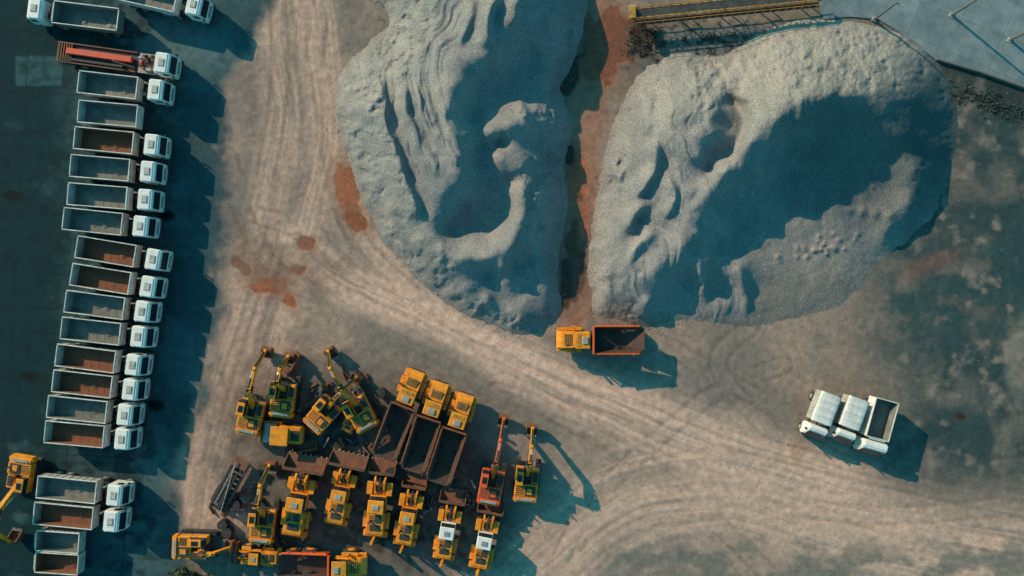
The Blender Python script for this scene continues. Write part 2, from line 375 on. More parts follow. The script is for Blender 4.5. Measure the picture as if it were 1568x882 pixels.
def loader(col='plant_yellow',cabcol=None,bw=2.8,k=1.0,backhoe=False,bucket=True,hi=0.0):
    b=MB(); cc=cabcol or col; b.M=Matrix.Scale(k,4)
    for x in(-1.6,1.35):
        for sg in(-1,1): b.wheel(x,sg*.95,.72,.5,col)
    b.box(-2.6,-.2,-.55,.55,.7,1.2,'chassis_dark',.03)
    b.prism([(-3.1,1.0),(-3.15,1.6),(-2.9,2.0),(-.7,2.15),(-.7,1.0)],-.85,.85,col,.1)
    b.box(-2.5,-1.9,-.5,.5,2.02,2.10,'chassis_dark',.02)
    b.box(-1.7,-1.0,-.5,.1,2.09,2.17,'chassis_dark',.02)
    for q in range(4): b.box(-1.7+q*.18,-1.62+q*.18,.2,.6,2.09,2.15,'chassis_dark',0)
    b.box(-3.3,-2.7,-1.15,1.15,.8,1.4,col,.08)
    for sg in(-1,1):
        b.box(-2.35,-.8,min(sg*.87,sg*1.25),max(sg*.87,sg*1.25),1.5,1.62,col,.03)
        b.box(.75,2.0,min(sg*.65,sg*1.22),max(sg*.65,sg*1.22),1.5,1.6,col,.03)
        b.box(-.78,-.7,min(sg*.8,sg*1.1),max(sg*.8,sg*1.1),1.0,1.9,'chassis_dark',.02)
    b.cyl((-1.6,.5,2.1),(-1.6,.5,2.8),.08,'chassis_dark',8)
    b.box(-.68,.75,-.78,.78,1.1,1.95,cc,.04)
    b.box(-.66,.74,-.75,.75,1.95,2.75,'glass_dark',.02,.08,.06)
    b.box(-.68,.60,-.76,.76,2.75,2.9,cc,.06)
    b.box(-.3,.2,-.3,.3,2.9,2.98,'grey_panel',.03)
    b.box(.8,1.9,-.6,.6,.7,1.5,col,.06)
    b.box(.9,1.5,-.3,.3,1.505,1.56,'chassis_dark',.02)
    for sg in(-1,1):
        b.beam((1.2,sg*.4,1.5),(2.1,sg*.45,1.6+hi),.18,.3,col); b.beam((2.1,sg*.45,1.6+hi),(2.75,sg*.5,.8+hi),.18,.28,col)
        b.cyl((1.0,sg*.25,1.2),(2.3,sg*.3,1.2+hi),.07,'chrome_rod',8)
    b.beam((1.3,0,1.8),(2.5,0,1.5+hi),.16,.2,'chassis_dark')
    if bucket:
        x=2.65;w=bw/2/k
        pr=[(x,.35),(x-.1,.8),(x+.05,1.45),(x+.35,1.5),(x+.12,1.2),(x+.02,.8),(x+.15,.4),(x+1.25,.25),(x+1.3,.12),(x+.2,.15)]
        pr=[(a,c+hi) for a,c in pr]
        b.prism(pr,-w,w,'bucket_steel',0)
        for sg in(-1,1): b.prism([(x-.05,.35+hi),(x-.05,1.0+hi),(x+.25,1.52+hi),(x+1.25,.22+hi),(x+.2,.13+hi)],sg*w-.04,sg*w+.04,'bucket_steel',0)
        for q in range(8): b.box(x+1.25,x+1.42,-w+.05+q*(2*w-.2)/7,-w+.15+q*(2*w-.2)/7,.13+hi,.2+hi,'grey_panel',0)
    if backhoe:
        b.beam((-3.1,0,1.2),(-3.5,.1,2.7),.22,.3,col); b.beam((-3.5,.1,2.7),(-3.7,.15,1.0),.18,.26,col)
        b.prism([(-3.7,1.0),(-4.0,.5),(-3.7,.25),(-3.3,.4)],-.25,.45,'bucket_steel',.02)
        for sg in(-1,1): b.beam((-3.2,sg*.8,1.2),(-3.3,sg*1.0,.1),.14,.2,col)
    return b
def roller():
    b=MB()
    b.cyl((1.5,-.95,.72),(1.5,.95,.72),.72,'grey_panel',24)
    b.box(.5,2.4,-1.1,-.98,.6,.95,'plant_yellow',.02); b.box(.5,2.4,.98,1.1,.6,.95,'plant_yellow',.02)
    b.box(2.3,2.45,-1.1,1.1,.55,1.0,'plant_yellow',.03); b.box(.4,.6,-1.1,1.1,.55,1.0,'plant_yellow',.03)
    b.prism([(-2.0,.8),(-2.0,1.5),(-1.8,1.8),(-.6,1.9),(-.6,.8)],-.85,.85,'plant_yellow',.08)
    b.box(-1.7,-.9,-.5,.5,1.86,1.92,'chassis_dark',.02)
    b.box(-.6,.4,-.8,.8,.8,1.6,'plant_yellow',.04); b.box(-.58,.38,-.76,.76,1.6,2.5,'glass_dark',.02,.05,.05); b.box(-.8,.95,-.95,.95,2.5,2.62,'plant_yellow',.04)
    for sg in(-1,1): b.wheel(-1.3,sg*.9,.65,.4,'plant_yellow')
    return b
def lowbed():
    b=MB()
    for y in(-.75,.75): b.box(-3.2,2.2,y-.12,y+.12,.9,1.15,'chassis_dark',.02)
    for k in range(10): b.box(-3.1+k*.53,-2.75+k*.53,-.62,.62,1.0,1.06,'chassis_dark',.01)
    b.box(-3.0,1.0,-.3,.1,1.1,1.4,'rubber',.03); b.box(-2.6,1.6,.25,.5,1.1,1.3,'pole_grey',.03)
    b.beam((-3.0,-.5,1.3),(2.2,.45,1.5),.1,.1,'grey_panel')
    for x in(-2.4,-1.5):
        for sg in(-1,1): b.wheel(x,sg*.95,.45,.3,'chassis_dark')
    b.cyl((2.1,0,0),(2.1,0,.9),.09,'grey_panel',8); b.box(1.6,2.6,-.8,.8,1.16,1.3,'bucket_steel',.03)
    return b
# ---- tipper row
rows=[(168,130,255,142,0,1),(168,174,0,0,0,0),(162,215,246,225,1,1),(156,257,241,266,0,1),(152,300,238,309,0,1),(145,339,231,350,0,1),
(165,385,247,402,1,1),(157,427,240,442,1,1),(148,467,232,480,0,1),(142,507,226,519,0,1),(134,549,218,562,1,1),(129,588,213,600,1,1),
(121,627,208,637,0,1),(117,665,202,674,1,1),(105,750,193,760,0,1),(100,790,187,800,1,1),(228,-8,291,9,0,1)]
cache={}
jr=random.Random(5)
for i,(bx,by,cx,cy,kind,hc) in enumerate(rows):
    key=(kind,hc,i%3)
    if key not in cache: cache[key]=tipper('bin_rust' if kind else 'bin_grey',bool(hc),5.85,i%3,gap=1.15,outer='bin_white' if (i%3!=1) else 'bin_rim').mesh('tipper_truck_mesh' if hc else 'tipping_trailer_mesh')
    if hc: put(cache[key],'tipper_truck',bx-3,by,2.4,head(bx,by,cx,cy)*.85+jr.uniform(-.6,.6))
    else: put(cache[key],'tipping_trailer',bx-3,by,2.4,-5)
tr2=tipper('bin_rust',False,4.2,1,bw=2.0).mesh('trailer_short'); tr3=tipper('bin_grey',False,4.2,2,bw=2.0).mesh('trailer_short_g')
put(tr3,'tipping_trailer',88,830,2.4,176); put(tr2,'tipping_trailer',87,863,2.4,176)
put(tipper('bin_grey',True,6.4,1,bw=2.2,gap=.9,outer='pole_grey').mesh('dark_tipper'),'tipper_truck',131,24,2.4,173)
put(flatbed().mesh('flatbed'),'flatbed_crane_truck',195,93,1.5,-8)
# ---- three white trucks
t1=tipper('bin_grey',True,2.95,2,True,2.0,.4,1.25,1.9,rake=.5,depth=1.2).mesh('covered')
put(t1,'covered_tipper_truck',1266,626,2.7,head(1266,626,1250,668)); put(t1,'covered_tipper_truck',1309,633,2.7,head(1309,633,1294,674))
t3=tipper('bin_grey',True,3.9,1,False,2.3,.3,1.35,2.45,'cab_white',1.35,rake=.4).mesh('open_white'); put(t3,'tipper_truck',1352,643,2.7,head(1352,643,1338,694))
# ---- articulated dumpers
am=adt('adt_rim','adt_rim',5.4,2.3).mesh('adt'); ao=adt('plant_orange','plant_orange',4.9,2.55).mesh('adt_o')
put(ao,'articulated_dump_truck',950,521,2.75,180)
for bx,by,cx,cy in((601,664,624,598),(643,684,662,618),(682,702,701,637)): put(am,'articulated_dump_truck',bx,by,2.7,head(bx,by,cx,cy)-2)
put(ao,'articulated_dump_truck',462,870,2.7,-1)
# ---- excavators
def exc(u,v,tu,tv,col='plant_yellow',lift=4.0,tr=0,R=5.6):
    L=math.hypot(tu-u,tv-v)/S/1.03
    put(excavator(col,L/R,lift,0,tr).mesh('excavator'),'excavator',u,v,2.1,head(u,v,tu,tv))
exc(753,741,772,640,'plant_orange',4.2,3)
exc(807,737,816,655,'plant_yellow',3.8)
exc(497,631,545,577,'plant_yellow',3.6,20)
exc(548,628,499,536,'plant_yellow',4.0,8)
exc(383,633,404,535,'plant_yellow',3.8)
exc(432,606,439,545,'plant_yellow',4.0)
exc(401,800,410,712,'plant_yellow',4.0,5)
exc(26,733,8,835,'plant_yellow',4.2)
exc(296,840,350,842,'plant_yellow',3.6)
# ---- loaders
def ld(u,v,ang,**k): put(loader(**k).mesh('loader'),'backhoe_loader' if k.get('backhoe') else 'wheel_loader',u,v,2,ang)
ld(456,768,80,bw=4.0,k=1.12,hi=.7); ld(521,757,78,bw=3.7,k=1.0,hi=.7)
ld(578,772,84,bw=2.6,k=1.05,backhoe=True,hi=.3); ld(625,790,80,bw=2.4,k=.98,backhoe=True,hi=.3)
ld(685,813,81,bw=2.6,k=.95,cabcol='cab_white',backhoe=True,hi=.3); ld(742,828,79,bw=2.6,k=.95,cabcol='cab_white',backhoe=True,hi=.3)
ld(388,856,176,bw=2.2,k=.75)
ld(537,640,65,bw=1.4,k=.55)
put(roller().mesh('roller'),'road_roller',430,667,2.2,176)
put(lowbed().mesh('lowbed'),'low_bed_trailer',354,738,1.1,62)
bk=MB(); bk.prism([(0,0),(-.1,.5),(.1,1.0),(.25,1.0),(.1,.5),(.2,.12),(1.1,.08),(1.1,0)],-1.2,1.2,'bucket_steel',0)
for sg in(-1,1): bk.prism([(0,0),(-.05,.5),(.15,1.0),(1.1,.05)],sg*1.2-.04,sg*1.2+.04,'bucket_steel',0)
bk=bk.mesh('bucket')
for u,v,a in((470,690,100),(540,700,80),(640,738,75),(455,560,150),(345,770,60)): put(bk,'spare_loader_bucket',u,v,0,a)
ty=MB()
for k in range(3): ty.cyl((0,0,.02+k*.32),(0,0,.3+k*.32),.5,'rubber',16)
ty.cyl((0,0,.9),(0,0,.96),.22,'chassis_dark',12); ty=ty.mesh('tyres')
for u,v in((345,800),(352,812),(600,720),(715,760),(480,655),(585,600),(460,640),(365,770)): put(ty,'tyre_stack',u,v,0,0)
sc=MB(); rr=random.Random(9)
for k in range(170):
    u,v=rr.choice([(360,770),(470,640),(540,690),(430,835),(640,755),(520,600),(700,770)])
    u+=rr.gauss(0,24); v+=rr.gauss(0,14); x,y=P(u,v)
    sc.M=Matrix.Translation((x,y,.02))@Matrix.Rotation(rr.random()*6.28,4,'Z')@Matrix.Rotation(rr.uniform(-.2,.2),4,'X')
    l=rr.uniform(.2,1.3); w_=rr.uniform(.08,.35); sc.box(-l/2,l/2,-w_/2,w_/2,0,rr.uniform(.08,.4),rr.choice(['bucket_steel','chassis_dark','grey_panel','pole_grey','adt_rim','chassis_dark']),.01)
o=bpy.data.objects.new('scrap_metal',sc.mesh('scrap')); scene.collection.objects.link(o)
# ------------------------------------------------------------------ ground
def gridmesh(name,X,Y,Z,col,wet,mat,mask=None):
    n,m=X.shape; idx=np.arange(n*m).reshape(n,m)
    q=np.stack([idx[:-1,:-1],idx[1:,:-1],idx[1:,1:],idx[:-1,1:]],-1).reshape(-1,4)
    if mask is not None:
        mk=(mask[:-1,:-1]|mask[1:,:-1]|mask[1:,1:]|mask[:-1,1:]).reshape(-1); q=q[mk]
        used=np.unique(q); rem=-np.ones(n*m,int); rem[used]=np.arange(len(used)); q=rem[q]
    else: used=np.arange(n*m)
    co=np.stack([X,Y,Z],-1).reshape(-1,3)[used]
    me=bpy.data.meshes.new(name); me.vertices.add(len(co)); me.vertices.foreach_set('co',co.astype(np.float32).ravel())
    me.loops.add(len(q)*4); me.loops.foreach_set('vertex_index',q.astype(np.int32).ravel())
    me.polygons.add(len(q)); me.polygons.foreach_set('loop_start',(np.arange(len(q))*4).astype(np.int32))
    me.update(calc_edges=True)
    me.polygons.foreach_set('use_smooth',np.ones(len(q),bool))
    c=np.ones((len(co),4),np.float32); c[:,:3]=np.clip(col.reshape(-1,3)[used],0.004,.9)
    a=me.color_attributes.new('Col','FLOAT_COLOR','POINT'); a.data.foreach_set('color',c.ravel())
    a=me.attributes.new('wet','FLOAT','POINT'); a.data.foreach_set('value',wet.reshape(-1)[used].astype(np.float32))
    me.materials.append(mat)
    o=bpy.data.objects.new(name,me); scene.collection.objects.link(o)
    if me.polygons[0].normal.z<0: me.flip_normals()
    return o
far=[-22000,-9000,-3500,-1500,-700,-350,-180]
us=np.array(far+list(np.arange(-90,1660,2.5))+[1568-f for f in far[::-1]],float)
vs=np.array(far+list(np.arange(-90,975,2.5))+[882-f for f in far[::-1]],float)
V,U=np.meshgrid(vs,us)
GF=np.array((1.17,.87,.79))
def lerp(c,col,m):
    return c*(1-m[...,None])+np.array(col)*m[...,None]
T2=catmull([(455,372),(520,425),(620,470),(720,520),(820,570),(950,625),(1100,690),(1250,735),(1400,775),(1700,835)],4,False)
T1=catmull([(440,-120),(452,60),(470,180),(450,300),(420,420),(375,560),(335,700),(305,860),(300,1000)],4,False)
T3=catmull([(700,1000),(840,860),(960,770),(1120,750),(1300,800),(1700,880)],4,False)
T4=catmull([(470,-100),(500,150),(540,330),(600,420),(700,500),(800,545)],4,False)
w1=(fbm(U/60,V/60,4,1)-.5)*40
d2,s2,t2,_=pdist(U,V,T2); d1,s1,t1_,_=pdist(U,V,T1); d3,s3,t3_,_=pdist(U,V,T3); d4,s4,t4_,_=pdist(U,V,T4)
col=np.zeros(U.shape+(3,)); col[:]=(.205,.21,.195)
nb=fbm(U/90,V/90,5,2)
col=lerp(col,(.31,.285,.245),sstep(.4,.65,nb))
def streak(s,t,seed,a=8.,bb=260.): return afbm((s+w1*.25)/a,t/bb,4,seed)
st2=streak(s2,t2,21); st1=streak(s1,t1_,22); st3=streak(s3,t3_,23,8,300); st4=streak(s4,t4_,24)
m2=1-sstep(14,50+t2*.035,d2+w1*.5); m1=1-sstep(35,80,d1+w1*.7); m3=1-sstep(40,105,d3+w1); m4=1-sstep(15,45,d4+w1*.4)
col=lerp(col,(.46,.385,.32),m1*(.25+.75*sstep(.33,.62,st1)))
col=lerp(col,(.46,.39,.325),m4*(.2+.8*sstep(.35,.62,st4)))
col=lerp(col,(.60,.50,.42),m2*(.4+.6*sstep(.3,.6,st2)))
col=lerp(col,(.52,.44,.37),m3*(.25+.75*sstep(.35,.6,st3))*.9)
# individual wheel tracks
rt=random.Random(12); trk=np.zeros(U.shape)
paths=[([(420,-60),(430,120),(400,300),(350,480),(300,700)]),([(500,-60),(480,150),(500,330),(600,450),(760,560),(1000,640),(1300,720),(1650,800)]),([(360,300),(430,420),(560,480),(700,560),(900,660),(1050,760),(1200,900)]),
([(1650,700),(1400,720),(1180,620),(1040,540),(1000,520)]),([(1230,700),(1180,660),(1100,560),(1150,500)]),([(840,900),(900,780),(1000,680),(1100,600),(1200,560)]),([(350,240),(380,320),(470,360),(620,480),(860,600),(1200,760),(1620,850)]),([(1650,760),(1350,790),(1050,740),(880,640),(760,600)])]
for pth in paths:
    d_,s_,t_,L_=pdist(U,V,catmull(pth,5,False)); g=(vn(t_/60,t_*0,int(rt.random()*50)))
    for off in(-13,13): trk=np.maximum(trk,(1-sstep(2.0,4.2,np.abs(s_-off)))*sstep(.25,.6,g))
col=col*(1-.17*trk[...,None])
m=blob(U,V,690,560,95,26,32,.5,.3,3); col=lerp(col,(.17,.185,.175),m*.6)
yb=catmull([(425,-150),(415,0),(395,60),(352,125),(345,220),(338,320),(335,480),(322,560),(300,650),(262,740),(290,882),(290,1000)],4,False)
yx=np.interp(V,[p[1] for p in yb],[p[0] for p in yb])
ya=sstep(16,-16,U-yx+(fbm(U/25,V/25,4,4)-.5)*44)
asp=np.zeros_like(col); asp[:]=(.035,.09,.11)
asp=lerp(asp,(.06,.145,.17),sstep(.42,.7,fbm(U/70,V/70,5,6))*.9)
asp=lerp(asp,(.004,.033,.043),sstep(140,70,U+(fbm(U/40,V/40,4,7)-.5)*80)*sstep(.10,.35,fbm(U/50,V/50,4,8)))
asp=lerp(asp,(.085,.19,.22),blob(U,V,270,70,90,45,0,.5,.4,9)*.8)
asp=lerp(asp,(.04,.13,.155),(sstep(22,26,U)*sstep(98,94,U)*sstep(84,88,V)*sstep(133,129,V))*.8)
asp=lerp(asp,(.006,.026,.033),sstep(.45,.72,fbm(U/16,V/12,4,31))*sstep(300,200,U)*.7)
jn=np.minimum(np.abs((U+V*.06)%96-48),np.abs((V-U*.06)%92-46)); asp=lerp(asp,(.008,.02,.025),(1-sstep(.6,1.8,jn))*sstep(250,180,U)*.6)
for (a,b_) in((48,577),(255,330),(180,150),(150,480),(238,620),(20,300)): asp=lerp(asp,(.006,.012,.015),blob(U,V,a,b_,14,8,10,.4,.5,a))
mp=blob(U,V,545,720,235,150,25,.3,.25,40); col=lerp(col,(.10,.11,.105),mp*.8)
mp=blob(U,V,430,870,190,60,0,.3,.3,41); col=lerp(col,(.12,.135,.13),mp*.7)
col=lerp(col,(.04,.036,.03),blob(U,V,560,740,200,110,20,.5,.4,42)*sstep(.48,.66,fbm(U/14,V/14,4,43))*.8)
rg=sstep(1180,1330,U+(V-420)*-.25+w1*2)*sstep(820,720,V-(U-1300)*.12+w1)
col=lerp(col,(.165,.175,.16),rg*.85)
gr=sstep(1320,1450,U+w1*2.2)*sstep(40,120,V)*sstep(770,690,V+w1)
gn=sstep(.2,.6,fbm(U/38,V/45,6,50)); col=lerp(col,(.022,.066,.078),gr*(.35+.6*gn))
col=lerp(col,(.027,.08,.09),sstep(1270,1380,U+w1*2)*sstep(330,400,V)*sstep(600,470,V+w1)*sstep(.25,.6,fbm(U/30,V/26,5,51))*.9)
col=lerp(col,(.22,.12,.10),blob(U,V,1425,405,50,14,-22,.6,.5,52)*.45)
col=lerp(col,(.26,.27,.24),blob(U,V,1560,560,18,60,0,.6,.5,53)*.6)
col=lerp(col,(.23,.235,.21),gr*sstep(.56,.80,fbm(U/20,V/20,5,54))*.8)
col=lerp(col,(.34,.22,.09),blob(U,V,1222,690,14,20,0,.6,.5,55)*.35)
bm_=sstep(800,860,V+w1)*sstep(880,960,U+w1)*sstep(.4,.62,fbm(U/45,V/22,5,60)); col=lerp(col,(.14,.18,.17),bm_*.8)
m=blob(U,V,1080,75,130,42,-4,.4,.3,110); col=lerp(col,(.14,.19,.195),m*.85)
col=lerp(col,(.03,.035,.03),m*sstep(.6,.66,fbm(U/9,V/9,3,111))*.9)
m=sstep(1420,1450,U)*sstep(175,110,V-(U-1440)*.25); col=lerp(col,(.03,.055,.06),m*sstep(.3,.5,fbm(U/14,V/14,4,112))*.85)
wet=np.zeros(U.shape)
gl=catmull([(905,-60),(915,60),(900,150),(885,230),(887,330),(882,400),(876,470)],4,False)
dg=pdist(U,V,gl)[0]+w1*.3
col=lerp(col,(.30,.20,.15),(1-sstep(22,42,dg))*.9)
pud=[(925,70,46,62,20,(.20,.10,.06)),(532,290,17,42,-18,(.31,.14,.075)),(545,340,12,20,-30,(.24,.11,.06)),(885,270,15,36,0,(.36,.15,.085)),(882,400,17,72,4,(.11,.07,.05)),(868,430,10,40,0,(.07,.05,.04)),
(412,437,22,17,15,(.31,.13,.07)),(445,462,17,8,50,(.28,.12,.065)),(470,373,13,9,0,(.28,.13,.07)),(458,413,10,7,0,(.28,.13,.07)),(895,340,8,30,0,(.30,.14,.09)),(375,410,20,10,40,(.22,.13,.09)),(873,110,12,36,20,(.045,.04,.035)),(872,240,9,20,0,(.05,.04,.035)),(985,70,22,24,0,(.06,.045,.035)),(1472,638,9,7,0,(.04,.035,.03))]
for i,(a,b_,rx,ry,ro,c) in enumerate(pud):
    hal=blob(U,V,a,b_,rx*1.8,ry*1.5,ro,.4,.7,70+i); col=lerp(col,(c[0]*.8+.05,c[1]*.9+.045,c[2]*.9+.04),hal*.4)
    mm=blob(U,V,a,b_,rx,ry,ro,.1,.75,90+i); col=lerp(col,c,mm); wet=np.maximum(wet,mm*.9)
hm=blob(U,V,440,400,95,42,20,.5,.6,88); col=lerp(col,(.17,.13,.105),hm*.55)
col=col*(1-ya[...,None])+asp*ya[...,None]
col*= (0.84+.32*fbm(U/7,V/7,3,120))[...,None]*GF
out=np.maximum.reduce([-90-U,U-1650,-90-V,V-970,np.zeros_like(U)])
Z=(fbm(U/40,V/40,4,130)-.5)*.10+(m2*(st2-.5)+m1*(st1-.5)+m3*(st3-.5)+m4*(st4-.5))*.13*(1-ya)+(fbm(U/6,V/6,3,131)-.5)*.05*(1-ya)-trk*.03*(1-ya)
Z=Z*(1-wet)-wet*.03; Z=np.where(out>0,-.02,Z)
X=(U-784)/S; Y=(441-V)/S
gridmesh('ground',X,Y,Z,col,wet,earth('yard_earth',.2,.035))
# ------------------------------------------------------------------ piles
def rbf(pts,U,V,c=7.):
    p=np.array(pts,float); n=len(p)
    K=np.sqrt((p[:,None,0]-p[None,:,0])**2+(p[:,None,1]-p[None,:,1])**2+c*c)
    A=np.zeros((n+1,n+1)); A[:n,:n]=K; A[:n,n]=1; A[n,:n]=1
    w=np.linalg.solve(A,np.append(p[:,2],0)); R=np.full(U.shape,w[n])
    for i in range(n): R+=w[i]*np.sqrt((U-p[i,0])**2+(V-p[i,1])**2+c*c)
    return R
def ridge(h,U,V,pts,amp,wl,wr,seed):
    d,s,t,L=pdist(U,V,catmull(pts,5,False))
    s=-s
    s=s+(fbm(U/30,V/30,2,seed)-.5)*10
    prof=np.where(s<0,np.exp(-(s/wl)**2),np.exp(-(s/wr)**2))
    ends=sstep(0,30,t)*sstep(L,L-30,t)
    return h+amp*prof*ends*(.6+.8*fbm(t/40,t*0,2,seed+1))
def pile(name,outline,pts,ridges,bumps,u0,u1,v0,v1,slope,mat,colf,grooves=None,soft=None):
    us=np.arange(u0,u1,1.4); vs=np.arange(v0,v1,1.4); V,U=np.meshgrid(vs,us)
    ol=catmull(outline,4)
    sd=polysd(U,V,ol)+(fbm(U/14,V/14,4,200)-.5)*22
    wx=(fbm(U/40,V/40,3,201)-.5)*14; wy=(fbm(U/40,V/40,3,202)-.5)*14
    h=rbf([(a,b,0) for a,b in ol[::2]]+list(pts),U+wx*.8,V+wy*.8)
    for i,r in enumerate(ridges): h=ridge(h,U,V,r[0],r[1],r[2],r[3],210+i*5)
    for (a,b,r,am) in bumps:
        d=np.sqrt((U+wx*.5-a)**2+(V+wy*.5-b)**2)/r; h=h+am*np.exp(-(d*1.6)**2)
    if grooves is not None: h=h+grooves(U,V)
    h=h+(fbm(U/45,V/45,3,203)-.5)*.35*sstep(0,60,sd)+(fbm(U/8,V/8,3,204)-.5)*.08*sstep(0,20,sd)
    lim=sd/S*slope*sstep(-12,34,sd); k=.25
    if soft is not None: lim=lim*soft(U,V)
    h=-np.log(np.exp(-np.clip(h,-.5,20)/k)+np.exp(-np.clip(lim+.2,-1.,20)/k))*k+.03
    h=np.where(sd<0,h+sd*.03,h)
    h=np.maximum(h,-.4)
    kk=(H-h)/H
    X=(U-784)/S*kk; Y=(441-V)/S*kk
    c,w=colf(U,V,h,sd)
    return gridmesh(name,X,Y,h,c*np.array((.93,.82,.79)),w,mat,h>-.12)
gmat=earth('crushed_stone',.30,.045,((.92,.92,.93),(1.07,1.07,1.06)),9,.35)
def colA(U,V,h,sd):
    c=np.zeros(U.shape+(3,)); c[:]=(.265,.275,.275)
    c=lerp(c,(.32,.315,.30),sstep(.4,.65,fbm(U/50,V/50,4,300))*.8)
    c=lerp(c,(.21,.225,.228),sstep(.5,.7,fbm(U/20,V/34,4,301))*.6)
    c=lerp(c,(.28,.255,.225),sstep(20,-6,sd)*.8)
    return c,np.zeros(U.shape)
def colB(U,V,h,sd):
    c,w=colA(U,V,h,sd)
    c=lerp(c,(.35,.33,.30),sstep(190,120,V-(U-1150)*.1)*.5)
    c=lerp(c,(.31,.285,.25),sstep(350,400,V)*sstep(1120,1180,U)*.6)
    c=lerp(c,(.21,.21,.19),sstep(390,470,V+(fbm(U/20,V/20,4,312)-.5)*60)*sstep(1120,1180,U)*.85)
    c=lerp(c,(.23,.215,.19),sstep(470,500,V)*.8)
    mm=blob(U,V,1315,240,125,115,30,.45,.3,310); c=lerp(c,(.12,.15,.152),mm*.8)  # damp slate on the bowl's far wall, plus its dim light painted in
    mm=blob(U,V,1440,175,62,120,0,.5,.3,311); c=lerp(c,(.06,.105,.115),mm*.85)  # shade of the outer right slope, painted into the stone colour
    return c,w
outA=[(575,-120),(560,-30),(592,20),(585,55),(530,95),(512,140),(518,200),(535,250),(560,320),(595,380),(645,435),(705,478),(760,502),(805,512),(848,497),(862,470),(856,420),(862,360),(872,310),(866,245),(880,185),(858,140),(882,90),(895,30),(905,-50),(890,-120),(740,-150)]
ptsA=[(825,-40,4.4),(810,5,4.4),(788,38,4.6),(748,82,5.0),(697,126,5.6),(688,165,5.8),(690,205,5.8),(706,238,5.7),(708,268,5.2),(688,298,4.2),(662,330,3.4),(650,365,2.7),
(545,130,1.7),(552,200,1.9),(578,280,1.9),(610,350,1.7),(650,400,1.5),(600,110,3.0),(608,200,3.2),(630,280,3.0),(660,200,4.6),(650,100,4.1),(700,60,4.3),(740,20,4.2),(640,40,3.5),(605,50,2.1),(675,250,4.8),(640,320,2.8),
(735,130,2.9),(760,150,2.2),(722,180,3.2),(780,120,2.0),(820,90,1.8),(850,50,1.9),(840,100,1.6),(865,90,.9),(735,225,3),(735,250,2.8),(820,220,2.0),(850,240,1.2),(845,300,1.6),(842,350,1.6),(840,400,1.4),(835,450,1.2),(858,190,1.2),
(755,207,4.0),(778,192,4.2),(800,180,3.6),(765,218,2.8),(830,165,2.5),(850,168,1.9),(800,158,2.3),
(768,240,4.0),(792,258,3.9),(802,285,4.0),(785,275,2.6),(760,262,2.8),
(735,330,1.3),(715,315,2.0),(745,300,2.0),(765,325,1.6),(720,350,1.5),(700,335,2.1),(690,355,1.8),(755,355,1.6),
(808,300,4.0),(806,340,3.9),(788,372,3.8),(750,394,3.8),(705,396,3.6),(672,384,3.3),(830,330,2.4),(822,380,1.9),(798,402,1.7),(750,422,1.6),(700,430,1.8),(680,422,1.9),
(765,412,2.6),(778,430,2.2),(740,440,1.6),(765,455,1.2),(800,450,1.3),(770,480,.9),(788,490,1.4),(735,480,1.1),(600,-60,2),(700,-60,3.9),(780,-80,4.2),(650,-90,3),(870,0,1.9)]
ridA=[([(600,40),(578,90),(582,160),(600,230),(622,290),(645,345)],1.25,20,9),([(632,45),(618,100),(624,170),(650,230),(672,275)],.85,15,9),
([(655,40),(640,100),(648,170),(678,230)],.55,11,8),([(765,-20),(748,30),(738,80)],1.2,18,8),([(545,90),(560,130),(590,175)],.7,18,8),([(800,-20),(785,20),(770,50)],.6,12,7),([(790,140),(804,170),(815,205)],.6,9,6),([(725,-10),(722,30),(700,80)],.6,12,7)]
def grA(U,V):
    d,s,t,L=pdist(U,V,catmull([(690,-20),(640,60),(630,130),(640,200),(675,280)],5,False))
    m=(1-sstep(35,60,d))*sstep(0,40,t)*sstep(L,L-40,t)
    s=s+(fbm(U/40,V/40,2,400)-.5)*26
    return (afbm(s/9,t/150,3,402)-.5)*.8*m
pile('gravel_pile',outA,ptsA,ridA,[(560,170,25,.4),(600,315,22,.4),(720,440,20,.4),(640,372,18,.4),(770,408,16,.6),(745,460,14,.3),(700,450,12,.3)],495,925,-165,530,.85,gmat,colA,grA)
outB=[(908,478),(900,400),(905,330),(915,280),(928,220),(946,160),(985,105),(1035,78),(1095,86),(1135,66),(1180,42),(1240,28),(1300,30),(1370,46),(1428,85),(1458,130),(1468,190),(1455,260),(1425,335),(1375,380),(1335,425),(1290,475),(1220,495),(1150,505),(1100,498),(1040,492),(1000,502),(950,492)]
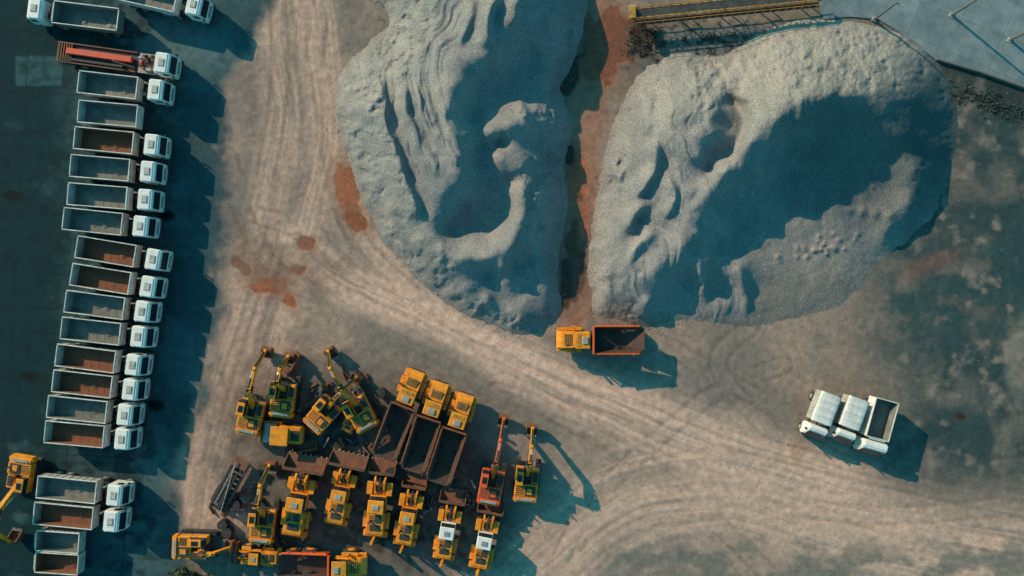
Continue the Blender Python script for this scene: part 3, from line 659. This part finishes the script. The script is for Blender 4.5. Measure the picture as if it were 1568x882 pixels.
ptsB=[(1000,418,3.0),(1045,382,3.8),(1072,335,4.2),(1084,292,4.5),(1110,262,5.0),(1150,220,5.8),(1190,182,6.4),(1228,152,6.7),(1270,140,6.7),(1315,142,6.2),(1355,155,5.5),(1388,205,3.9),(1400,260,2.6),(1397,310,2.0),(1365,350,1.4),
(1200,100,4.4),(1270,85,4.0),(1150,140,4.0),(1335,95,4.1),(1385,115,3.3),(1425,140,1.8),(1430,190,1.4),(1435,260,1.1),(1110,140,3.0),
(1290,170,5.3),(1330,200,3.7),(1370,235,2.3),(1262,188,4.6),(1312,235,2.6),(1365,285,1.4),(1285,270,1.8),(1330,310,1.1),
(1215,225,3.2),(1240,265,1.7),(1185,270,2.1),(1170,300,1.5),(1220,310,1.0),(1280,315,1.0),(1180,340,.8),(1240,345,.8),(1300,345,.85),(1340,345,.9),(1200,400,.6),(1280,400,.55),(1200,450,.35),(1250,450,.3),(1125,310,2.1),(1115,350,1.5),(1135,380,.9),(1095,380,1.5),(1060,425,1.0),(1030,455,.8),(1150,440,.5),
(935,420,1.6),(955,455,1.4),(940,360,1.8),(985,390,2.5),(1030,345,3.4),(1040,290,3.7),(965,310,2.3),(960,250,2.2),(990,210,2.8),(975,340,2.0),
(1060,190,4.8),(1035,165,4.5),(1085,165,4.9),(1092,205,5.1),(1030,215,4.3),(1068,234,4.5),(1120,195,3.3),(1108,238,3.4),(1122,165,3.3),(1000,160,2.3),(1050,120,2.2),(1100,110,2.1),(1010,250,2.9),(1000,280,3.0),(1085,258,3.2),
(1085,398,2.4),(1075,415,2.1),(1130,418,1.5),(1105,440,.5),(1108,470,.7),(995,460,1.4),(985,480,1.0),(1010,475,.5)]
ridB=[([(1000,205),(1006,240),(995,275),(960,310)],1.1,15,7),([(972,225),(952,255),(945,300)],.6,12,6),([(1000,305),(970,330),(962,365)],1.2,14,7),([(1020,262),(1030,310),(1010,345)],.7,14,7),
([(955,410),(975,380),(1010,345)],.6,12,7),([(1000,120),(990,170),(1000,215)],.5,14,7),([(935,390),(930,430),(942,470)],.45,12,7),([(1064,390),(1074,430),(1080,470)],.6,9,6),([(1128,400),(1140,440),(1142,490)],.45,9,6),([(1040,95),(1070,120),(1080,150)],.5,12,7),([(1100,140),(1132,165),(1136,205),(1110,245)],-.9,12,10)]
bB=[(960,345,14,.5),(1320,325,14,.3),(1342,328,12,.3),(1300,322,12,.25),(1365,330,12,.25),(990,465,14,.5)]
rb=random.Random(4)
for _ in range(26): bB.append((rb.gauss(1252,30),rb.gauss(378,12),rb.uniform(4,8),rb.uniform(.08,.22)))
for _ in range(30): bB.append((rb.uniform(930,1140),rb.uniform(130,460),rb.uniform(6,16),rb.uniform(-.15,.25)))
def grB(U,V):
    a=np.arctan2(V-40,U-1240); r=np.hypot(V-40,U-1240)
    m=blob(U,V,1300,240,120,110,20,.4,.2,410)
    a2=np.arctan2(V-330,U-760)
    m2_=sstep(1160,1120,U)*sstep(930,980,U)
    return (afbm(a*14,r/200,4,411)-.5)*.45*m+(afbm((U*.8-V*.35+w_(U,V))/11,(V*.8+U*.35)/130,3,413)-.5)*.4*m2_
def w_(U,V): return (fbm(U/45,V/45,2,414)-.5)*40
def softB(U,V): return 1-.75*sstep(380,450,V)*sstep(1120,1180,U)
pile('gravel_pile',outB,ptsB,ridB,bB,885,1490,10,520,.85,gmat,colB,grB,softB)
# ------------------------------------------------------------------ concrete road
def sheet(name,poly,z,th,mat):
    b=MB(); pts=[P(u,v) for u,v in poly]; n=len(pts)
    b.v=[(x,y,z) for x,y in pts]+[(x,y,z-th) for x,y in pts]
    b.f=[tuple(range(n))[::-1],tuple(range(n,2*n))]+[(i,(i+1)%n,n+(i+1)%n,n+i) for i in range(n)]
    b.mi=[0]*len(b.f); b.mats=[]
    me=b.mesh(name); me.materials.append(mat); o=bpy.data.objects.new(name,me); scene.collection.objects.link(o)
    bm=bmesh.new(); bm.from_mesh(me); bmesh.ops.recalc_face_normals(bm,faces=bm.faces[:]); bm.to_mesh(me); bm.free(); return o
m,nt,b=newmat('concrete'); co=N(nt,'ShaderNodeTexCoord').outputs['Object']
c=ramp(nt,noise(nt,co,.5,9,.7),.35,(.12,.17,.185),.68,(.26,.29,.30)); c=mulcol(nt,c,ramp(nt,noise(nt,co,9,4,.7),.3,(.7,)*3,.7,(1.15,)*3))
mp_=N(nt,'ShaderNodeMapping'); mp_.inputs['Rotation'].default_value=(0,0,math.radians(23)); nt.links.new(co,mp_.inputs[0])
br=N(nt,'ShaderNodeTexBrick'); br.inputs['Scale'].default_value=1; br.inputs['Brick Width'].default_value=4.5; br.inputs['Row Height'].default_value=3.6; br.inputs['Mortar Size'].default_value=.03; br.offset=0
br.inputs['Color1'].default_value=(1,1,1,1); br.inputs['Color2'].default_value=(.86,.88,.88,1); br.inputs['Mortar'].default_value=(.6,.6,.6,1); nt.links.new(mp_.outputs[0],br.inputs[0])
nt.links.new(mulcol(nt,c,br.outputs[0]),b.inputs['Base Color']); b.inputs['Roughness'].default_value=.85
sheet('concrete_road',[(1260,-300),(1252,10),(1262,30),(1300,26),(1345,30),(1395,62),(1432,92),(1500,112),(1568,136),(1700,185),(2400,430),(2400,-300)],.12,.3,m)
k=MB()
kp=[(1432,92),(1500,112),(1568,136),(1700,185)]
for a,c_ in zip(kp[:-1],kp[1:]):
    p,q=P(*a),P(*c_); k.beam((p[0],p[1],.12),(q[0],q[1],.12),.18,.6,'pole_grey')
o=bpy.data.objects.new('concrete_kerb',k.mesh('kerb')); scene.collection.objects.link(o)
# ------------------------------------------------------------------ conveyor
k=MB(); L=18.6
k.box(0,L,-.38,.38,1.9,1.95,'belt',0)
for y in(-.55,.55):
    k.beam((0,y,2.05),(L,y,2.05),.08,.10,'old_yellow'); k.beam((0,y,1.45),(L,y,1.45),.06,.1,'old_yellow')
    for i in range(18):
        k.beam((i,y,1.5),(i+.5,y,2.0),.05,.05,'old_yellow'); k.beam((i+.5,y,2.0),(i+1,y,1.5),.05,.05,'old_yellow')
for i in range(24): k.cyl((.4+i*.73,-.5,1.82),(.4+i*.73,.5,1.82),.06,'chassis_dark',8)
for i in range(5):
    for y in(-.6,.6): k.beam((1+i*4.1,y,0),(1+i*4.1,y,1.5),.12,.12,'old_yellow')
    k.beam((1+i*4.1,-.6,.6),(1+i*4.1,.6,1.4),.06,.06,'old_yellow')
k.cyl((0,-.5,1.72),(0,.5,1.72),.22,'chassis_dark',14); k.cyl((L,-.5,1.72),(L,.5,1.72),.22,'chassis_dark',14)
k.box(-.4,.4,.6,.95,1.5,1.9,'grey_panel',.04); k.box(-.5,0.1,-.6,.6,2.12,2.4,'old_yellow',.03)
for i in range(24): k.beam((.5+i*.77,-1.1,1.5),(.5+i*.77,-1.1,2.3),.05,.05,'plant_yellow')
k.beam((0,-1.1,2.3),(L,-1.1,2.3),.05,.05,'plant_yellow'); k.box(0,L,-1.08,-.62,1.44,1.48,'belt',0)
put(k.mesh('conveyor'),'belt_conveyor',971,20,2.0,head(971,20,1250,-8))
def pole(u,v,h):
    k=MB(); k.cyl((0,0,0),(0,0,h),.14,'pole_grey',10,.09); k.box(-.25,.25,-.25,.25,0,.2,'grey_panel',.03)
    k.beam((0,0,h-.15),(.55,0,h-.02),.06,.08,'pole_grey'); k.box(.5,.85,-.1,.1,h-.06,h+.03,'grey_panel',.02)
    put(k.mesh('pole'),'street_lamp',u,v,0,-25)
pole(1338,30,4.5); pole(1456,24,5.5); pole(1545,62,4.5)
# ------------------------------------------------------------------ loose stones, weeds
def mass(name,pts,size,mat,kind='stone'):
    b=MB(); vs=[];fs=[]
    for (x,y,z) in pts:
        s=size*random.uniform(.5,1.6)
        if kind=='stone':
            o=len(vs); a=random.random()*6
            for k_ in range(5):
                t=a+k_*1.257; r=s*random.uniform(.7,1.2); vs.append((x+r*math.cos(t),y+r*math.sin(t),z-.03))
            for k_ in range(5):
                t=a+k_*1.257; r=s*random.uniform(.3,.7); vs.append((x+r*math.cos(t),y+r*math.sin(t),z+s*random.uniform(.5,.9)))
            fs+=[(o+i,o+(i+1)%5,o+5+(i+1)%5,o+5+i) for i in range(5)]+[tuple(o+5+i for i in range(5))]
        else:
            o=len(vs); d=Vector((random.gauss(0,1),random.gauss(0,1),random.random())).normalized(); e=d.cross(Vector((random.random(),random.random(),random.random()))).normalized()
            p=Vector((x,y,z)); vs+= [tuple(p-e*s*.3),tuple(p+e*s*.3),tuple(p+e*s*.2+d*s),tuple(p-e*s*.2+d*s)]; fs.append((o,o+1,o+2,o+3))
    b.add(vs,fs,mat); me=b.mesh(name); o=bpy.data.objects.new(name,me); scene.collection.objects.link(o)
pts=[]
for ol in(outA,outB):
    cm=catmull(ol,12)
    for _ in range(800):
        a=random.choice(cm); r=abs(random.gauss(0,14)); t=random.random()*6.3
        x,y=P(a[0]+r*math.cos(t),a[1]+r*math.sin(t)); pts.append((x,y,0.01))
for _ in range(900):
    x,y=P(random.uniform(350,1568),random.uniform(0,882)); pts.append((x,y,.01))
for _ in range(300):
    x,y=P(random.gauss(1090,60),random.gauss(85,14)); pts.append((x,y,.02))
mass('loose_stones',pts,.045,'stone')
pts=[]
for _ in range(70):
    cx=random.uniform(1450,1640); cy=105+(cx-1440)*.36+random.uniform(10,40)
    for _ in range(16):
        x,y=P(random.gauss(cx,4),random.gauss(cy,4)); pts.append((x,y,random.uniform(0,.15)))
for _ in range(30):
    cx=random.gauss(1075,60); cy=random.gauss(58,10); cx2=random.gauss(985,12); cy2=random.gauss(66,14)
    for (a,b_) in((cx,cy),(cx2,cy2)):
        for _ in range(14): x,y=P(random.gauss(a,3),random.gauss(b_,3)); pts.append((x,y,random.uniform(0,.2)))
mass('weed_patch',pts,.16,'weed','leaf')
pts=[]
cs=[(random.gauss(0,1.1),random.gauss(0,.6),random.uniform(.3,1.1),random.uniform(.3,.6)) for _ in range(14)]
x0,y0=P(302,880)
for cx,cy,cz,r in cs:
    for _ in range(160):
        d=Vector((random.gauss(0,1),random.gauss(0,1),random.gauss(0,1))).normalized()*r*random.uniform(.6,1)
        pts.append((x0+cx+d.x,y0+cy+d.y,max(.05,cz+d.z)))
mass('shrub',pts,.16,'leaf','leaf')
# ------------------------------------------------------------------ light & camera
el=math.radians(25); az=math.radians(-39.5)
d=Vector((math.cos(az)*math.cos(el),math.sin(az)*math.cos(el),-math.sin(el)))
L=bpy.data.lights.new('sun','SUN'); L.energy=5; L.angle=math.radians(.5); L.color=(1,.77,.53)
lo=bpy.data.objects.new('sun',L); lo.rotation_euler=d.to_track_quat('-Z','Y').to_euler(); lo.location=(0,0,60); scene.collection.objects.link(lo)
w=bpy.data.worlds.new('World'); scene.world=w; w.use_nodes=True; nt=w.node_tree
sky=N(nt,'ShaderNodeTexSky',sky_type='NISHITA'); sky.sun_disc=False; sky.sun_elevation=el; sky.sun_rotation=math.atan2(-d.x,-d.y)
bg=nt.nodes['Background']; bg.inputs[1].default_value=.15
nt.links.new(mulcol(nt,sky.outputs[0],(.23,1.15,1.12)),bg.inputs[0])
cam=bpy.data.cameras.new('camera'); cam.sensor_width=36; cam.angle=2*math.atan(784/S/H); cam.clip_end=5000
co_=bpy.data.objects.new('camera',cam); co_.location=(0,0,H); scene.collection.objects.link(co_); scene.camera=co_
scene.view_settings.view_transform='Standard'; scene.view_settings.look='None'; scene.view_settings.exposure=0
